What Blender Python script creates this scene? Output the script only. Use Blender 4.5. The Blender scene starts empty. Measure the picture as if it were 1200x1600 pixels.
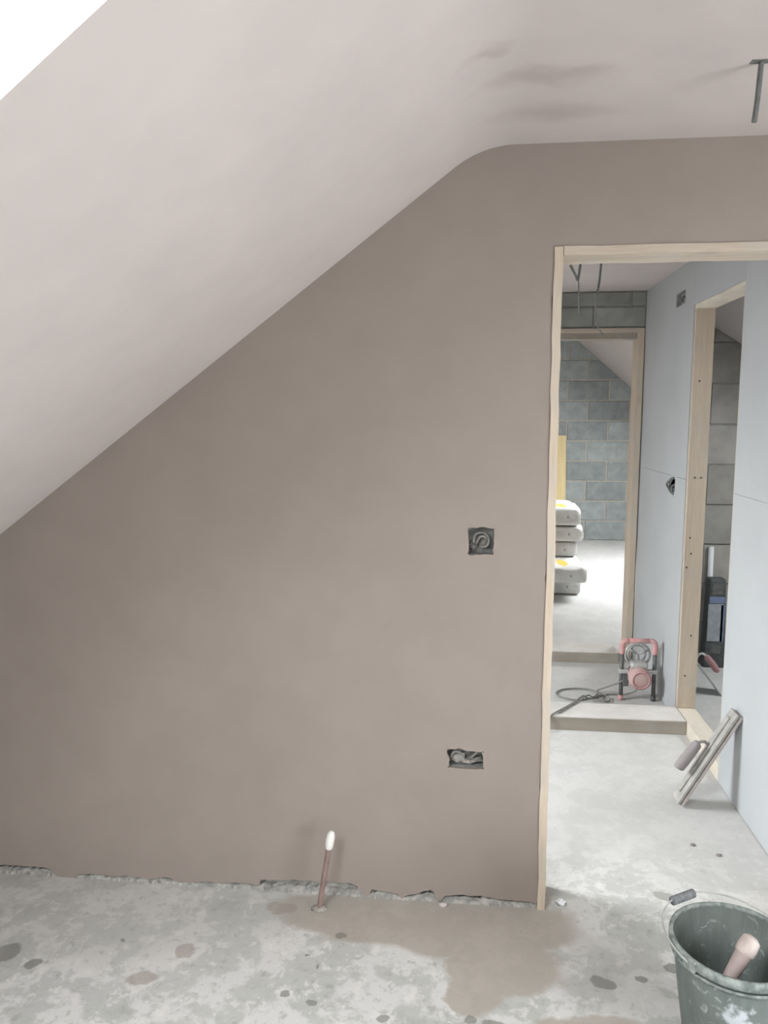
import bpy, bmesh, math, random
from mathutils import Vector, Matrix, Euler, noise
from mathutils.geometry import tessellate_polygon
R = math.radians
rnd = random.Random(7)
S = bpy.context.scene
COL = S.collection

# ------------------------------------------------------------------ camera
cam = bpy.data.cameras.new('camera')
cam.sensor_fit = 'AUTO'; cam.sensor_width = 36.0; cam.lens = 1200.0 / 1600.0 * 36.0
cam.clip_start = 0.02
camo = bpy.data.objects.new('camera', cam); COL.objects.link(camo)
camo.location = (0, 0, 1.55); camo.rotation_euler = (R(90 - 7.1), 0, R(6.1))
S.camera = camo

# ------------------------------------------------------------------ world (overcast sky)
w = bpy.data.worlds.new('overcast_sky'); S.world = w; w.use_nodes = True
bg = w.node_tree.nodes['Background']
bg.inputs[0].default_value = (0.93, 0.97, 1.0, 1); bg.inputs[1].default_value = 4.0

# ------------------------------------------------------------------ exposure
S.view_settings.view_transform = 'Standard'
S.view_settings.look = 'None'
S.view_settings.gamma = 1.0
S.view_settings.use_curve_mapping = False
S.view_settings.exposure = 0.0

# ------------------------------------------------------------------ geometry of the attic (metres)
YW, TW = 2.30, 0.12              # plastered wall: front face, thickness
CEIL = 2.31
KX, KS = 0.033, 0.7475           # where slope meets flat ceiling, slope gradient
def zl(x): return CEIL - KS * (KX - x)
SN = Vector((-KS, 0, 1)).normalized()
XL = -2.30                       # low wall under the eaves
FCEIL = 2.49                     # ceiling of the far room
def zlf(x): return FCEIL - KS * (-0.35 - x)
def zrf(x): return FCEIL - 0.862 * (x - 1.31)
def zrr(x): return CEIL - 0.62 * (x - 1.13)
YB = 5.08
YF = 9.8                         # far block wall
XR = 1.085                       # face of the boarded wall on the right of the landing

# ------------------------------------------------------------------ daylight at the windows
def daylight(name, loc, direction, sx, sy, power, col=(0.95, 0.98, 1.0)):
    l = bpy.data.lights.new(name, 'AREA'); l.shape = 'RECTANGLE'; l.size = sx; l.size_y = sy
    l.energy = power; l.color = col
    o = bpy.data.objects.new(name, l); COL.objects.link(o)
    o.location = loc
    o.rotation_euler = Vector(direction).to_track_quat('-Z', 'Y').to_euler()
    return o
def slope_light(name, x0, x1, y0, y1, zf, power, grad=KS):
    n = Vector((-grad, 0, 1)).normalized()
    xm = (x0 + x1) / 2
    p = Vector((xm, (y0 + y1) / 2, zf(xm))) + n * 0.24
    L = (x1 - x0) * math.hypot(1, grad)
    l = bpy.data.lights.new(name, 'AREA'); l.shape = 'RECTANGLE'; l.size = L * .96; l.size_y = (y1 - y0) * .96
    l.energy = power; l.color = (0.95, 0.98, 1.0)
    o = bpy.data.objects.new(name, l); COL.objects.link(o)
    zax = n; xax = Vector((1, 0, grad)).normalized(); yax = zax.cross(xax)
    m = Matrix((xax, yax, zax)).transposed().to_4x4(); m.translation = p
    o.matrix_world = m
    return o
SK1 = (-1.20, -0.28, 0.05, 0.85)     # skylight over the first room  x0 x1 y0 y1
SK2 = (-1.90, -1.15, 2.70, 3.50)     # over the landing
SK3 = (1.95, 2.65, 6.70, 8.10)       # far room, right-hand slope
SK4 = (1.80, 2.50, 3.30, 4.30)       # right-hand room
WIN = (-1.20, 0.80, 0.04, 1.40)      # window in the right-hand wall of the first room: y0 y1 z0 z1
XW = 2.6
slope_light('daylight_skylight', *SK1, zl, 64)
slope_light('daylight_landing', *SK2, zl, 98)
slope_light('daylight_far', *SK3, zrf, 118, -0.862)
slope_light('daylight_side_room', *SK4, zrr, 20, -0.62)
daylight('daylight_window', (XW + 0.13, (WIN[0] + WIN[1]) / 2, (WIN[2] + WIN[3]) / 2), (-1, 0, 0), WIN[1] - WIN[0] - .05, WIN[3] - WIN[2] - .05, 92)

# ------------------------------------------------------------------ material helpers
MATS = {}
class NT:
    def __init__(s, name, rough=0.85):
        m = bpy.data.materials.new(name); m.use_nodes = True; s.m = m; s.t = m.node_tree
        s.b = s.t.nodes['Principled BSDF']; s.b.inputs['Roughness'].default_value = rough
        s.b.inputs['Specular IOR Level'].default_value = 0.25
        s.tc = s.t.nodes.new('ShaderNodeTexCoord'); MATS[name] = m
    def n(s, kind, **kw):
        o = s.t.nodes.new(kind)
        for k, v in kw.items():
            if hasattr(o, k): setattr(o, k, v)
            else: o.inputs[k.replace('_', ' ')].default_value = v
        return o
    def l(s, a, b): s.t.links.new(a, b)
    def coords(s, scale=(1, 1, 1), world=False):
        mp = s.n('ShaderNodeMapping'); mp.inputs['Scale'].default_value = scale
        if world:
            g = s.n('ShaderNodeNewGeometry'); s.l(g.outputs['Position'], mp.inputs[0])
        else: s.l(s.tc.outputs['Object'], mp.inputs[0])
        return mp.outputs[0]
    def noise(s, vec, scale, detail=5, rough=0.55, dist=0.0):
        o = s.n('ShaderNodeTexNoise'); o.inputs['Scale'].default_value = scale
        o.inputs['Detail'].default_value = detail; o.inputs['Roughness'].default_value = rough
        o.inputs['Distortion'].default_value = dist
        s.l(vec, o.inputs['Vector']); return o
    def ramp(s, fac, stops):
        o = s.n('ShaderNodeValToRGB'); e = o.color_ramp.elements
        while len(e) < len(stops): e.new(0.5)
        for i, (p, c) in enumerate(stops):
            e[i].position = p; e[i].color = (c[0], c[1], c[2], 1) if hasattr(c, '__len__') else (c, c, c, 1)
        s.l(fac, o.inputs[0]); return o.outputs[0]
    def mix(s, fac, a, b, blend='MIX'):
        o = s.n('ShaderNodeMix'); o.data_type = 'RGBA'; o.blend_type = blend
        for sock, v in ((o.inputs[0], fac), (o.inputs[6], a), (o.inputs[7], b)):
            if hasattr(v, 'links'): s.l(v, sock)
            elif hasattr(v, '__len__'): sock.default_value = (*v[:3], 1)
            else: sock.default_value = v
        return o.outputs[2]
    def math(s, op, a, b=0.0, c=None, clamp=False):
        o = s.n('ShaderNodeMath'); o.operation = op; o.use_clamp = clamp
        for i, v in enumerate((a, b, c)):
            if v is None: continue
            if hasattr(v, 'links'): s.l(v, o.inputs[i])
            else: o.inputs[i].default_value = v
        return o.outputs[0]
    def blob(s, vec, c, r, soft=0.25):
        """mask of an ellipse around c; vec is a (possibly warped) coordinate"""
        a = s.n('ShaderNodeVectorMath'); a.operation = 'SUBTRACT'; s.l(vec, a.inputs[0]); a.inputs[1].default_value = c
        d = s.n('ShaderNodeVectorMath'); d.operation = 'DIVIDE'; s.l(a.outputs[0], d.inputs[0]); d.inputs[1].default_value = r
        e = s.n('ShaderNodeVectorMath'); e.operation = 'LENGTH'; s.l(d.outputs[0], e.inputs[0])
        m = s.n('ShaderNodeMapRange'); m.interpolation_type = 'SMOOTHSTEP'
        s.l(e.outputs['Value'], m.inputs[0])
        m.inputs[1].default_value = 1 + soft / 2; m.inputs[2].default_value = 1 - soft / 2
        m.inputs[3].default_value = 0; m.inputs[4].default_value = 1
        return m.outputs[0]
    def warp(s, vec, scale, amp, detail=4):
        nz = s.noise(vec, scale, detail)
        a = s.n('ShaderNodeVectorMath'); a.operation = 'SUBTRACT'; s.l(nz.outputs['Color'], a.inputs[0]); a.inputs[1].default_value = (.5, .5, .5)
        b = s.n('ShaderNodeVectorMath'); b.operation = 'SCALE'; s.l(a.outputs[0], b.inputs[0]); b.inputs['Scale'].default_value = amp
        c = s.n('ShaderNodeVectorMath'); c.operation = 'ADD'; s.l(vec, c.inputs[0]); s.l(b.outputs[0], c.inputs[1])
        return c.outputs[0]
    def union(s, masks):
        o = masks[0]
        for m in masks[1:]: o = s.math('MAXIMUM', o, m)
        return o
    def color(s, c): s.l(c, s.b.inputs['Base Color'])
    def bump(s, h, strength=0.3, dist=0.01):
        o = s.n('ShaderNodeBump'); o.inputs['Strength'].default_value = strength; o.inputs['Distance'].default_value = dist
        s.l(h, o.inputs['Height']); s.l(o.outputs[0], s.b.inputs['Normal'])

def simple(name, a, b=None, scale=30, rough=0.8, bump=0.15, dist=0.003, metal=0.0, obj_random=0.0, contrast=(0.35, 0.65)):
    t = NT(name, rough); b = b or [v * 0.85 for v in a]
    nz = t.noise(t.coords(), scale, 6)
    c = t.ramp(nz.outputs[0], [(contrast[0], b), (contrast[1], a)])
    if obj_random:
        oi = t.n('ShaderNodeObjectInfo')
        v = t.math('MULTIPLY_ADD', oi.outputs['Random'], 2 * obj_random, 1 - obj_random)
        hs = t.n('ShaderNodeHueSaturation'); t.l(v, hs.inputs['Value']); t.l(c, hs.inputs['Color']); c = hs.outputs[0]
    t.color(c); t.b.inputs['Metallic'].default_value = metal
    if bump: t.bump(nz.outputs[0], bump, dist)
    return t.m

def timber(name, a, b, axis, knots=True, grime=0.0):
    t = NT(name, 0.75)
    sc = [14, 14, 14]; sc['xyz'.index(axis)] = 0.9
    v = t.coords(sc)
    nz = t.noise(v, 1.6, 6, .6, .6)
    fine = t.noise(t.coords([k * 6 for k in sc]), 2, 3)
    c = t.ramp(nz.outputs[0], [(0.32, b), (0.62, a)])
    c = t.mix(0.25, c, t.ramp(fine.outputs[0], [(0.3, [x * .75 for x in b]), (0.7, a)]))
    if knots:
        ks = [5, 5, 5]; ks['xyz'.index(axis)] = 2.2
        vo = t.n('ShaderNodeTexVoronoi'); vo.inputs['Scale'].default_value = 1.3
        t.l(t.coords(ks), vo.inputs['Vector'])
        k = t.ramp(vo.outputs['Distance'], [(0.06, 1.0), (0.16, 0.0)])
        c = t.mix(t.math('MULTIPLY', k, 0.55), c, [x * .45 for x in b])
    if grime:
        g = t.noise(t.coords((3, 3, 3)), 2.0, 5)
        c = t.mix(t.math('MULTIPLY', t.ramp(g.outputs[0], [(.45, 0.), (.65, 1.)]), grime), c, (.52, .50, .46))
    t.color(c); t.bump(fine.outputs[0], .2, .002)
    return t.m

# plaster ---------------------------------------------------------------
def plaster(name, light, dark, blobs=(), wet=(0.3, 0.25, 0.23), wall=False):
    t = NT(name, 0.8)
    v = t.coords()
    n1 = t.noise(v, 0.9, 4, .5, .4); n2 = t.noise(v, 7, 5, .55); n3 = t.noise(v, 60, 3)
    c = t.ramp(n1.outputs[0], [(0.34, dark), (0.66, light)])
    c = t.mix(0.16, c, t.ramp(n2.outputs[0], [(0.3, [x * .82 for x in dark]), (0.7, [min(1, x * 1.1) for x in light])]))
    if blobs:
        wv = t.warp(v, 9, .13)
        m = t.union([t.blob(wv, c_, r_, 1.7) for c_, r_ in blobs])
        c = t.mix(t.math('MULTIPLY', m, 0.4), c, wet)
    t.color(c)
    h = t.math('ADD', t.math('MULTIPLY', n2.outputs[0], .6), t.math('MULTIPLY', n3.outputs[0], .15))
    t.bump(h, .12, .01)
    return t.m
plaster('plaster_wall', (.345, .299, .266), (.305, .264, .236))
plaster('plaster_ceiling', (.64, .58, .56), (.585, .53, .51),
        blobs=[((.16, 1.87, 2.31), (.10, .035, .3)), ((.21, 2.08, 2.31), (.11, .045, .3)), ((.22, 1.86, 2.31), (.09, .03, .3)), ((.03, 1.70, 2.29), (.04, .02, .3))],
        wet=(.36, .29, .275))
plaster('plaster_far', (.60, .55, .52), (.54, .49, .46))
simple('wall_base_rubble', (.50, .49, .455), (.28, .28, .265), 38, .95, .9, .012)
simple('plain_paint', (.62, .58, .55), (.56, .52, .5), 6, .85, .1)

# concrete floor ----------------------------------------------------------
t = NT('concrete_floor', 0.72)
v = t.coords()
n1 = t.noise(v, 1.3, 6, .6, .6); n2 = t.noise(v, 6.5, 8, .66, .25); n3 = t.noise(v, 38, 6, .6)
c = t.ramp(n1.outputs[0], [(0.3, (.445, .46, .44)), (0.7, (.555, .565, .545))])
c = t.mix(t.ramp(n2.outputs[0], [(0.485, 0.), (0.545, .8)]), c, (.67, .67, .655))
n4 = t.noise(v, 19, 8, .7, .2)
c = t.mix(t.ramp(n4.outputs[0], [(0.555, 0.), (0.60, .65)]), c, (.72, .71, .69))
c = t.mix(t.ramp(n4.outputs[0], [(0.36, .5), (0.42, 0.)]), c, (.37, .37, .345))
c = t.mix(t.ramp(n2.outputs[0], [(0.28, .55), (0.42, 0.)]), c, (.34, .345, .32))
c = t.mix(t.ramp(n3.outputs[0], [(0.33, .30), (0.45, 0.)]), c, (.30, .30, .28))
wv = t.warp(v, 5, .16, 6)
# damp plaster wash in front of the wall
damp = t.union([t.blob(wv, c_, r_, .24) for c_, r_ in [
    ((.03, 2.22, 0), (.33, .17, 1)), ((-.34, 2.22, 0), (.22, .135, 1)), ((.12, 2.02, 0), (.17, .11, 1)), ((.05, 1.93, 0), (.08, .09, 1)),
    ((-.16, 2.24, 0), (.22, .15, 1)), ((.34, 1.80, 0), (.14, .07, 1))]])
c = t.mix(t.math('MULTIPLY', damp, .82), c, (.40, .36, .31))
grey = t.union([t.blob(wv, c_, r_, .6) for c_, r_ in [((-1.25, 2.12, 0), (.6, .22, 1)), ((-.62, 2.2, 0), (.16, .12, 1)), ((.42, 2.02, 0), (.16, .16, 1))]])
c = t.mix(t.math('MULTIPLY', grey, .3), c, (.38, .38, .35))
wv2 = t.warp(v, 22, .042)
wet = t.union([t.blob(wv2, c_, r_, .25) for c_, r_ in [
    ((-1.31, 1.935, 0), (.038, .038, 1)), ((-1.208, 1.897, 0), (.02, .022, 1)), ((-.392, 1.84, 0), (.015, .012, 1)),
    ((-.469, 1.863, 0), (.013, .012, 1)), ((.394, 1.993, 0), (.034, .026, 1)), ((.499, 2.019, 0), (.018, .012, 1)), ((.598, 2.072, 0), (.024, .02, 1)),
    ((-.193, 1.807, 0), (.018, .014, 1)), ((-.36, 2.105, 0), (.02, .013, 1)), ((.03, 1.825, 0), (.02, .016, 1)), ((.66, 2.41, 0), (.035, .02, 1)),
    ((.09, 1.81, 0), (.03, .02, 1)), ((-.44, 2.02, 0), (.006, .006, 1)), ((-.40, 1.97, 0), (.006, .006, 1)), ((-1.0, 2.02, 0), (.008, .01, 1))]])
c = t.mix(t.math('MULTIPLY', wet, .72), c, (.20, .205, .175))
pink = t.union([t.blob(wv2, c_, r_, .3) for c_, r_ in [((-.876, 1.875, 0), (.04, .028, 1)), ((-.8, 2.0, 0), (.03, .03, 1)), ((-.56, 2.22, 0), (.05, .03, 1))]])
c = t.mix(t.math('MULTIPLY', pink, .6), c, (.33, .28, .245))
# dusty landing floor, paler
gm = t.n('ShaderNodeSeparateXYZ'); t.l(wv, gm.inputs[0])
m = t.n('ShaderNodeMapRange'); t.l(gm.outputs['Y'], m.inputs[0]); m.inputs[1].default_value = 2.25; m.inputs[2].default_value = 2.75
c = t.mix(t.math('MULTIPLY', m.outputs[0], .72), c, (.64, .635, .62))
t.color(c)
t.l(t.ramp(t.math('MAXIMUM', damp, wet), [(0., .8), (1., .6)]), t.b.inputs['Roughness'])
h = t.math('ADD', t.math('MULTIPLY', n2.outputs[0], .7), t.math('MULTIPLY', n3.outputs[0], .3))
t.bump(h, .3, .008)

# others --------------------------------------------------------------------
timber('pine_upright', (.66, .57, .46), (.56, .47, .37), 'z', grime=.5)
timber('pine_across', (.60, .52, .43), (.50, .42, .34), 'x', grime=.5)
timber('pine_along', (.78, .72, .62), (.70, .63, .52), 'y', knots=False, grime=.4)
timber('grey_timber', (.40, .365, .31), (.31, .28, .235), 'x', knots=False, grime=.3)
timber('yellow_board', (.80, .66, .38), (.72, .57, .30), 'z', knots=False)
simple('block_blue_grey', (.37, .40, .40), (.28, .305, .305), 9, .95, .5, .008, obj_random=.16)
simple('block_dark', (.36, .37, .35), (.28, .29, .275), 9, .95, .5, .008, obj_random=.14)
simple('block_taupe', (.40, .39, .36), (.32, .31, .285), 9, .95, .5, .008, obj_random=.12)
simple('mortar', (.54, .515, .45), (.42, .40, .35), 30, .95, .5, .006)
simple('dust_pale', (.74, .72, .69), (.64, .62, .58), 8, .9, .2, .004)
simple('mortar_dark', (.36, .355, .335), (.29, .285, .27), 30, .95, .5, .006)
simple('plasterboard_paper', (.50, .522, .535), (.47, .492, .505), 3, .8, .04, .002)
simple('cavity_dark', (.05, .05, .05), None, 20, .9, 0)
simple('galvanised_dusty', (.40, .41, .39), (.24, .25, .245), 60, .6, .3, .003)
simple('cable_grey', (.20, .21, .20), (.15, .16, .155), 60, .6, .1)
simple('cable_pale', (.30, .30, .285), (.22, .22, .21), 60, .6, .1)
simple('gypsum_smear', (.42, .39, .36), (.26, .255, .24), 55, .9, .6, .006)
simple('copper_dusty', (.36, .26, .235), (.27, .19, .175), 45, .55, .2, .002, metal=.25)
simple('white_tape', (.86, .86, .82), (.74, .74, .70), 90, .7, .4, .003)
simple('white_plastic', (.84, .86, .87), (.76, .78, .80), 12, .5, .05)
simple('black_rubber', (.12, .13, .13), (.08, .085, .085), 40, .6, .1)
simple('dark_tube', (.17, .175, .17), (.11, .115, .115), 30, .5, .1)
simple('red_plastic', (.62, .31, .31), (.64, .42, .41), 22, .6, .1)
simple('dusty_pink_plastic', (.56, .37, .36), (.56, .43, .41), 18, .7, .15)
simple('dusty_aluminium', (.62, .63, .62), (.48, .49, .48), 40, .5, .15, metal=.3)
simple('steel_blade', (.55, .56, .56), (.42, .43, .43), 30, .4, .1, metal=.5)
simple('float_grey', (.46, .45, .42), (.34, .335, .32), 26, .85, .3)
simple('float_pink', (.56, .50, .47), (.46, .42, .40), 26, .85, .3)
simple('handle_mauve', (.34, .31, .31), (.27, .25, .25), 26, .7, .15)
simple('handle_red', (.46, .24, .24), (.40, .25, .25), 26, .7, .15)
simple('blue_print', (.17, .22, .36), (.24, .29, .42), 14, .5, .05)
simple('pale_print', (.42, .44, .46), (.28, .31, .35), 18, .5, .05)
simple('foam_grip', (.27, .28, .29), (.17, .18, .19), 110, .95, .5, .004)
simple('handle_mauve_light', (.46, .38, .36), (.36, .29, .28), 14, .6, .1)
simple('handle_cream', (.74, .66, .61), (.40, .33, .31), 12, .6, .1)

t = NT('bucket_plastic', .45)
v = t.coords()
n = t.noise(v, 26, 7, .65, 1.2); n2 = t.noise(t.coords((30, 30, 5)), 1, 5, .6, .5)
c = t.ramp(n2.outputs[0], [(.35, (.135, .16, .15)), (.7, (.19, .22, .205))])
c = t.mix(t.ramp(n.outputs[0], [(.58, 0.), (.70, .75)]), c, (.50, .53, .53))
wv = t.warp(v, 40, .10, 7)
c = t.mix(t.math('MULTIPLY', t.union([t.blob(wv, (-.03, -.14, .15), (.03, .05, .05), .8), t.blob(wv, (.0, -.135, .06), (.04, .05, .06), .8)]), .8), c, (.62, .67, .70))
t.color(c); t.bump(n.outputs[0], .15, .003)
simple('bucket_rim_dusty', (.36, .40, .38), (.16, .19, .18), 50, .6, .2)

t = NT('bag_paper', .8)
v = t.coords()
n = t.noise(v, 14, 5)
c = t.ramp(n.outputs[0], [(.3, (.62, .62, .60)), (.7, (.76, .76, .75))])
wv = t.warp(v, 16, .03)
ms = t.union([t.blob(wv, (.07, -.14, .08), (.045, .15, .1), .3), t.blob(wv, (-.075, -.20, .08), (.06, .12, .1), .3), t.blob(wv, (-.02, .12, .08), (.07, .06, .05), .3)])
c = t.mix(t.math('MULTIPLY', ms, .9), c, (.85, .55, .06))
gr = t.union([t.blob(wv, (.11, -.36, .0), (.012, .05, .014), .4), t.blob(wv, (-.11, -.36, -.01), (.02, .05, .01), .4)])
c = t.mix(t.math('MULTIPLY', gr, .7), c, (.28, .28, .28))
t.color(c); t.bump(n.outputs[0], .5, .012)

m = bpy.data.materials.new('window_pane'); m.use_nodes = True; MATS['window_pane'] = m
nt = m.node_tree; nt.nodes.remove(nt.nodes['Principled BSDF'])
tr = nt.nodes.new('ShaderNodeBsdfTransparent'); gl = nt.nodes.new('ShaderNodeBsdfGlossy'); gl.inputs['Roughness'].default_value = .02
mx = nt.nodes.new('ShaderNodeMixShader'); mx.inputs[0].default_value = .06
nt.links.new(tr.outputs[0], mx.inputs[1]); nt.links.new(gl.outputs[0], mx.inputs[2])
nt.links.new(mx.outputs[0], nt.nodes['Material Output'].inputs[0])

# ------------------------------------------------------------------ mesh helpers
def obj(name, bm, mat, parent=None, smooth=False, bevel=0.0):
    bmesh.ops.recalc_face_normals(bm, faces=bm.faces)
    me = bpy.data.meshes.new(name); bm.to_mesh(me); bm.free()
    if mat: me.materials.append(MATS[mat])
    if smooth:
        for p in me.polygons: p.use_smooth = True
    o = bpy.data.objects.new(name, me); COL.objects.link(o)
    if parent: o.parent = parent
    return o
def tag(o, label=None, cat=None, group=None, kind=None):
    if label: o['label'] = label
    if cat: o['category'] = cat
    if group: o['group'] = group
    if kind: o['kind'] = kind
    return o
def thing(name, label, cat, loc=(0, 0, 0), rot=(0, 0, 0), group=None):
    o = bpy.data.objects.new(name, None); COL.objects.link(o); o.empty_display_size = .05
    o.location = loc; o.rotation_euler = rot
    return tag(o, label, cat, group)
def abox(bm, x0, x1, y0, y1, z0, z1, bevel=0.0, seg=2, mat=None):
    r = bmesh.ops.create_cube(bm, size=1.0)
    vs = r['verts']
    for v in vs:
        v.co = Vector(((x0 + x1) / 2 + v.co.x * (x1 - x0), (y0 + y1) / 2 + v.co.y * (y1 - y0), (z0 + z1) / 2 + v.co.z * (z1 - z0)))
    if bevel:
        es = list({e for v in vs for e in v.link_edges})
        r2 = bmesh.ops.bevel(bm, geom=es, offset=bevel, segments=seg, affect='EDGES', profile=.5)
        vs = list({v for f in r2['faces'] for v in f.verts} | {v for v in vs if v.is_valid})
    if mat is not None:
        for v in vs: v.co = mat @ v.co
    return vs
def box(name, x0, x1, y0, y1, z0, z1, mat, parent=None, bevel=0.0):
    bm = bmesh.new(); abox(bm, x0, x1, y0, y1, z0, z1, bevel)
    return obj(name, bm, mat, parent)
def aprism(bm, loops, fmap):
    """loops: [outer, hole, ...] of 2D points; fmap(u, v, t) -> 3D point, t = 0 front, 1 back"""
    tris = tessellate_polygon([[Vector((p[0], p[1], 0)) for p in lp] for lp in loops])
    pts = [p for lp in loops for p in lp]
    A = [bm.verts.new(fmap(p[0], p[1], 0)) for p in pts]
    B = [bm.verts.new(fmap(p[0], p[1], 1)) for p in pts]
    for a, b, c in tris:
        try: bm.faces.new((A[a], A[b], A[c])); bm.faces.new((B[c], B[b], B[a]))
        except ValueError: pass
    k = 0
    for lp in loops:
        n = len(lp)
        for i in range(n):
            j = (i + 1) % n
            bm.faces.new((A[k + i], A[k + j], B[k + j], B[k + i]))
        k += n
def prism(name, loops, fmap, mat, parent=None):
    bm = bmesh.new(); aprism(bm, loops, fmap); return obj(name, bm, mat, parent)
def xz(y0, y1): return lambda u, v, t: (u, y1 if t else y0, v)
def yz(x0, x1): return lambda u, v, t: (x1 if t else x0, u, v)
def rect(a0, a1, b0, b1): return [(a0, b0), (a1, b0), (a1, b1), (a0, b1)]
def spline(pts, sub=6):
    P = [Vector(p) for p in pts]; out = []
    for i in range(len(P) - 1):
        p0 = P[max(i - 1, 0)]; p1 = P[i]; p2 = P[i + 1]; p3 = P[min(i + 2, len(P) - 1)]
        for k in range(sub):
            q = k / sub
            out.append(.5 * ((2 * p1) + (p2 - p0) * q + (2 * p0 - 5 * p1 + 4 * p2 - p3) * q * q + (3 * p1 - p0 - 3 * p2 + p3) * q ** 3))
    out.append(P[-1]); return out
def atube(bm, pts, rad, seg=8, closed=False):
    P = [Vector(p) for p in pts]; n = len(P); rings = []; up = None
    for i, p in enumerate(P):
        if closed: d = (P[(i + 1) % n] - P[i - 1]).normalized()
        else: d = (P[min(i + 1, n - 1)] - P[max(i - 1, 0)]).normalized()
        if up is None:
            up = Vector((0, 0, 1)) if abs(d.z) < .9 else Vector((0, 1, 0))
        s = d.cross(up).normalized(); up = s.cross(d).normalized()
        r = rad[i] if hasattr(rad, '__len__') else rad
        rings.append([bm.verts.new(p + (s * math.cos(2 * math.pi * k / seg) + up * math.sin(2 * math.pi * k / seg)) * r) for k in range(seg)])
    for i in range(n if closed else n - 1):
        a, b = rings[i], rings[(i + 1) % n]
        for k in range(seg): bm.faces.new((a[k], a[(k + 1) % seg], b[(k + 1) % seg], b[k]))
    if not closed:
        bm.faces.new(rings[0]); bm.faces.new(list(reversed(rings[-1])))
def tube(name, pts, rad, mat, parent=None, seg=8, closed=False, sub=0):
    if sub:
        if hasattr(rad, '__len__'):
            rad = [rad[min(i // sub, len(rad) - 1)] + (rad[min(i // sub + 1, len(rad) - 1)] - rad[min(i // sub, len(rad) - 1)]) * (i % sub) / sub for i in range((len(pts) - 1) * sub + 1)]
        pts = spline(pts, sub)
    bm = bmesh.new(); atube(bm, pts, rad, seg, closed)
    return obj(name, bm, mat, parent, smooth=True)
def alathe(bm, prof, seg=32, M=None, closed=False):
    rings = []
    for r, z in prof:
        ring = []
        for k in range(seg):
            a = 2 * math.pi * k / seg
            v = Vector((r * math.cos(a), r * math.sin(a), z)); ring.append(bm.verts.new(M @ v if M else v))
        rings.append(ring)
    for i in range(len(rings) - 1 + (1 if closed else 0)):
        a, b = rings[i], rings[(i + 1) % len(rings)]
        for k in range(seg): bm.faces.new((a[k], a[(k + 1) % seg], b[(k + 1) % seg], b[k]))
    if not closed:
        bm.faces.new(rings[0]); bm.faces.new(list(reversed(rings[-1])))
def lathe(name, prof, mat, parent=None, seg=32, M=None, smooth=True, closed=False):
    bm = bmesh.new(); alathe(bm, prof, seg, M, closed)
    return obj(name, bm, mat, parent, smooth=smooth)
def frame(origin, xax, zax):
    z = Vector(zax).normalized(); x = Vector(xax); x = (x - z * x.dot(z)).normalized(); y = z.cross(x)
    m = Matrix((x, y, z)).transposed().to_4x4(); m.translation = Vector(origin); return m
def struct(o): o['kind'] = 'structure'; return o
def ragged(p0, p1, n, amp, seed, out=None):
    """points from p0 to p1 (without p1) with a broken edge, jitter along the normal"""
    a, b = Vector(p0), Vector(p1); d = (b - a); nn = Vector((-d.y, d.x)).normalized(); q = []
    for i in range(n):
        s = i / n; p = a + d * s
        j = 0 if i == 0 else noise.noise(Vector((s * d.length * 9, seed * 3.7, 0))) * amp * 1.4 + noise.noise(Vector((s * d.length * 45, seed, 5))) * amp * .9
        q.append(tuple(p + nn * j))
    return q

# ================================================================== THE SETTING
# floor
struct(box('floor', XL - .3, 3.3, -2.7, YF + .3, -.2, 0, 'concrete_floor'))

# ---- roof: slope with two rooflights, rounded turn, flat ceiling
bm = bmesh.new()
X0 = -.047
aprism(bm, [[(XL - .25, -2.6), (X0, -2.6), (X0, YB), (XL - .25, YB)],
            rect(SK1[0], SK1[1], SK1[2], SK1[3]), rect(SK2[0], SK2[1], SK2[2], SK2[3])],
       lambda u, v, t: Vector((u, v, zl(u))) + (SN * .24 if t else Vector()))
prof = []
N = 40
p0, p1, p2 = Vector((X0, zl(X0))), Vector((KX, CEIL)), Vector((KX + .1, CEIL))
for i in range(N + 1):
    q = i / N; prof.append(p0 * (1 - q) ** 2 + p1 * 2 * q * (1 - q) + p2 * q * q)
def strip(prof, y0, y1):
    lp = [(p[0], p[1]) for p in prof] + [(prof[-1][0], prof[-1][1] + .22), (prof[0][0] - .14, prof[-1][1] + .22), (prof[0][0] - .14, prof[0][1] + .19)]
    aprism(bm, [lp], xz(y0, y1))
strip(prof + [(XW + .15, CEIL)], -2.6, YW + TW)
strip(prof + [(1.13, CEIL)], YW + TW, YB)
rs = Vector((.62, 0, 1)).normalized()
aprism(bm, [[(1.13, YW + TW), (3.2, YW + TW), (3.2, YB), (1.13, YB)], rect(SK4[0], SK4[1], SK4[2], SK4[3])],
       lambda u, v, t: Vector((u, v, zrr(u))) + (rs * .24 if t else Vector()))
struct(obj('ceiling', bm, 'plaster_ceiling'))
# far room ceiling
bm = bmesh.new()
aprism(bm, [[(XL - .25, YB), (-.35, YB), (-.35, YF + .2), (XL - .25, YF + .2)]],
       lambda u, v, t: Vector((u, v, zlf(u))) + (SN * .24 if t else Vector()))
abox(bm, -.5, 1.5, YB, YF + .2, FCEIL, FCEIL + .2)
aprism(bm, [[(1.31, YB), (3.2, YB), (3.2, YF + .2), (1.31, YF + .2)], rect(*SK3)],
       lambda u, v, t: Vector((u, v, zrf(u))) + (Vector((.653, 0, .757)) * .24 if t else Vector()))
struct(obj('ceiling_far', bm, 'plaster_far'))

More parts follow.
